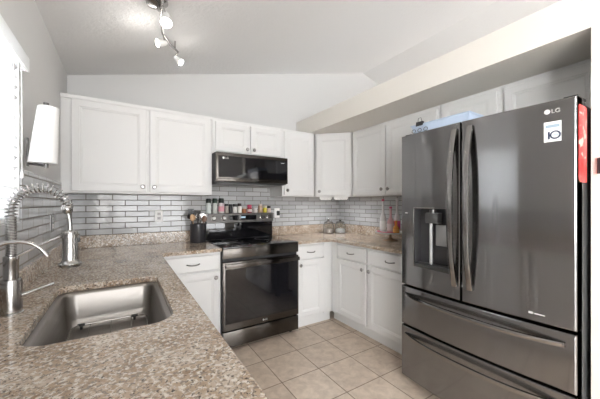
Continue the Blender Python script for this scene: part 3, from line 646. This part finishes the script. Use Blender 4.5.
obj('paddle', MB().box((1.715, .985, 1.020), (1.735, 1.075, 1.155), .006), flat('paddle_grey', (.32, .32, .32), .3, .3), dp)
obj('drip_tray', MB().box((1.679, dy0+.002, dz0+.0005), (1.751, dy1-.002, dz0+.028), .005), M['steelblack'], dp)
obj('indicator', MB().box((fx_(1.275)-.0006, 1.27, 1.225), (fx_(1.275)+.002, 1.29, 1.229)), M['logo'], ld, sm=False)
def vbar(par, y, z0, z1, lean):
    pts = []; x0_ = fx_(y)
    for k in range(25):
        f = k/24; s = 2*f-1; o = .052*(1-abs(s)**2.6)+.006
        pts.append((x0_-o, y+lean*(1-s*s), z0+(z1-z0)*f))
    b = MB(); R = []
    for i, p in enumerate(pts):
        p = Vector(p); w = .0155
        R.append([p+Vector((a, c, 0)) for a, c in ((-.007, -w), (-.011, -w*.5), (-.012, 0), (-.011, w*.5), (-.007, w), (.008, w), (.008, -w))])
    b.loft(R)
    b.box((x0_-.012, y-.013, z0), (x0_+.003, y+.013, z0+.03), .003).box((x0_-.012, y-.013, z1-.03), (x0_+.003, y+.013, z1), .003)
    obj('handle', b, M['handle'], par)
vbar(ld, .925, .80, 1.735, .002); vbar(rd, .838, .80, 1.735, -.002)
def hdrawer(z0, z1, name='drawer'):
    d = obj(name, slab(fy0, fy1, z0, z1), M['blacksteel'], t, ang=12); b = MB(); R = []
    zt = z1-.055
    for k in range(31):
        f = k/30; y = fy0+.045+(fy1-fy0-.09)*f; s = 2*f-1; o = .050*(1-abs(s)**3)+.003; x = fx_(y)-o
        R.append([Vector((x+a, y, zt+c)) for a, c in ((-.010, -.010), (-.012, -.004), (-.010, .010), (0, .013), (.007, .010), (.007, -.010), (0, -.013))])
    b.loft(R)
    for y in (fy0+.047, fy1-.047): b.box((fx_(y)-.010, y-.010, zt-.011), (fx_(y)+.003, y+.010, zt+.011), .002)
    obj('handle', b, M['handle'], d); return d
hdrawer(.440, .708); hdrawer(.070, .427)
for y in (fy0+.03, fy1-.03): obj('hinge_cover', MB().box((1.735, y-.025, 1.7735), (1.86, y+.025, 1.787), .003).box((1.79, y-.022, 1.7545), (1.86, y+.022, 1.7736)), M['black'], t)
def fr(y):          # point on the bowed door, direction to the right along it, outward normal
    u = (y-fm)/((fy1-fy0)/2); k = .052*u/((fy1-fy0)/2); U_ = Vector((-k, -1, 0)).normalized(); return Vector((fx_(y), y, 0)), U_, Vector((-1, k, 0)).normalized()
Zv = Vector((0, 0, 1))
P_, U_, N_ = fr(.478)
text('logo', 'LG', P_-U_*.008+N_*.0008+Zv*1.714, U_, N_, .027, M['logo'], rd)
obj('logo', MB().lathe(P_-U_*.022+N_*.0001+Zv*1.7235, [(0, .001), (.0115, .001), (.0115, 0)], N_, 24), M['logo'], rd)
P_, U_, N_ = fr(.480); S0 = P_-U_*.032+Zv*1.581
st = obj('energy_sticker', MB().panel(S0+N_*.0006, U_, N_, .062, .094, [(0, .0004)], .0006), M['sticker'], rd, sm=False)
text('sticker_number', '1', S0+U_*.006+Zv*.014+N_*.0016, U_, N_, .048, M['navy'], st, bold=.0012)
b = MB(); c = S0+U_*.041+Zv*.031+N_*.0016
b.tube([c+U_*.0165*math.cos(2*PI*k/32)+Zv*.0165*math.sin(2*PI*k/32) for k in range(33)], .0032, 6); obj('sticker_ring', b, M['navy'], st)
obj('sticker_bar', MB().panel(c-U_*.010-Zv*.0015, U_, N_, .020, .003, [(0, .0004)], .0004).panel(S0+U_*.006+Zv*.066+N_*.0013, U_, N_, .050, .014, [(0, .0004)], .0004), flat('sticker_blue', (.30, .40, .48)), st, sm=False)
P_, U_, N_ = fr(.54)
obj('badge', MB().panel(P_-U_*.030+Zv*.757+N_*.0006, U_, N_, .018, .010, [(0, .0004)], .0006).panel(P_-U_*.008+Zv*.7585+N_*.0006, U_, N_, .040, .005, [(0, .0004)], .0006), M['logo'], rd, sm=False)

# items on and beside the fridge
t = thing('storage_tray', 'long pale blue plastic tray lying on top of the fridge', 'tray', (1.8, 1.06, 1.7735))
zt = 1.774
b = MB()
R = [[Vector(p) for p in q] for q in ([(1.735, .882, zt), (1.865, .882, zt), (1.865, 1.245, zt), (1.735, 1.245, zt)], [(1.722, .87, zt+.054), (1.878, .87, zt+.054), (1.878, 1.257, zt+.054), (1.722, 1.257, zt+.054)],
     [(1.716, .864, zt+.056), (1.884, .864, zt+.056), (1.884, 1.263, zt+.056), (1.716, 1.263, zt+.056)], [(1.716, .864, zt+.063), (1.884, .864, zt+.063), (1.884, 1.263, zt+.063), (1.716, 1.263, zt+.063)],
     [(1.726, .874, zt+.063), (1.874, .874, zt+.063), (1.874, 1.253, zt+.063), (1.726, 1.253, zt+.063)], [(1.738, .885, zt+.004), (1.862, .885, zt+.004), (1.862, 1.242, zt+.004), (1.738, 1.242, zt+.004)])]
b.loft(R); obj('tray_body', b, M['bluebox'], t, sm=False)
for y in (1.235, 1.19, 1.145):
    b = MB(); b.tube([(1.7150, y+.014*math.cos(2*PI*k/20), zt+.020+.012*math.sin(2*PI*k/20)) for k in range(21)], .0018, 6); obj('wire_loop', b, M['steelblack'], t, 'small dark wire loop')
t = thing('binder_clip', 'small dark clip on the edge of the blue tray', 'clip', (1.72, 1.19, zt+.063))
obj('clip_body', MB().prism([(1.708, 1.165, zt+.048), (1.727, 1.165, zt+.0635), (1.727, 1.165, zt+.076), (1.712, 1.165, zt+.078)], (0, .05, 0)), M['black'], t, sm=False)
obj('clip_lever', MB().tube([(1.718, 1.175, zt+.077), (1.716, 1.180, zt+.103), (1.716, 1.200, zt+.103), (1.718, 1.205, zt+.077)], .0018, 6), M['steelblack'], t)
b = MB(); n = 12; R = []
for f, ins in ((0, .006), (.04, 0), (.5, 0), (.96, 0), (1, .006)):
    z = 1.39+.35*f; th = .006*(1-abs(2*f-1)**4)+.0015
    R.append([Vector((1.722+ins, .3992, z)), Vector((1.722+ins, .3985, z)), Vector((1.75, .3985-th, z)), Vector((1.80, .3985-th, z)), Vector((1.842-ins, .3985, z)), Vector((1.842-ins, .3992, z))])
b.loft(R); o = obj('snack_bag', b, M['red']); tag(o, 'shiny red printed packet stuck on the side of the fridge', 'packet')
o = obj('wall_switch', MB().box((1.849, .345, 1.43), (1.8595, .368, 1.505), .003), M['black'], sm=False); tag(o, 'small dark switch on the cream wall at the right edge', 'switch')

# ================================================================== TRACK LIGHT
t = thing('track_light', 'ceiling track light with four white spot heads', 'track light', (.25, 2.1, 2.45))
tp = [(.150, 1.45), (.165, 1.62), (.195, 1.80), (.205, 1.98), (.235, 2.15), (.30, 2.30), (.375, 2.42)]
pts = []
for i in range(len(tp)-1):
    for k in range(6):
        f = k/6; a, c = tp[i], tp[i+1]; pts.append((a[0]+(c[0]-a[0])*f, a[1]+(c[1]-a[1])*f, zc(a[0]+(c[0]-a[0])*f)-.062))
pts.append((tp[-1][0], tp[-1][1], zc(tp[-1][0])-.062))
obj('track', MB().tube(pts, .0085, 10), M['chrome'], t)
obj('canopy', MB().lathe((.172, 1.885, zc(.172)-.002), [(0, 0), (.062, 0), (.060, -.022), (.03, -.034), (.010, -.040), (.010, -.060), (0, -.060)], (-.2425, 0, .97), 32), M['chrome'], t)
obj('track_post', MB().tube([(.345, 2.37, zc(.345)-.001), (.345, 2.37, zc(.345)-.062)], .006, 8), M['chrome'], t)
def head(p, aim, r=.042, l=.085):
    p = Vector(p); ax = Vector(aim).normalized()
    stem_top = min((Vector(q) for q in pts), key=lambda q: (q-p).length)
    h = obj('spot_head', MB().lathe(p-ax*l*.5, [(0, 0), (r*.45, 0), (r*.62, l*.15), (r*.95, l*.75), (r, l), (r*.93, l), (r*.88, l*.92), (r*.55, l*.2), (0, l*.1)], ax, 28), M['shade'], t)
    obj('lens', MB().lathe(p-ax*l*.5, [(0, l*.86), (r*.86, l*.86), (r*.86, l*.90), (0, l*.96)], ax, 24), M['frost'], h, 'glowing frosted lens')
    obj('stem', MB().tube([stem_top, p-ax*l*.35], .006, 8), M['chrome'], h)
    L_ = bpy.data.lights.new('spot_lamp', 'POINT'); L_.energy = .55; L_.color = (1, .95, .88); L_.shadow_soft_size = .035
    lo = bpy.data.objects.new('spot_lamp', L_); C.objects.link(lo); lo.location = p+ax*(l*.5+.045); lo.rotation_euler = ax.to_track_quat('-Z', 'Y').to_euler()
head((.135, 1.50, zc(.135)-.13), (-.3, -.5, -.6))
head((.218, 1.835, zc(.218)-.135), (-.05, -.45, -.85), .033, .085)
head((.229, 2.144, zc(.229)-.13), (-.75, -.25, -.35), .026, .068)
head((.372, 2.408, zc(.372)-.13), (.55, -.45, -.6), .026, .068)
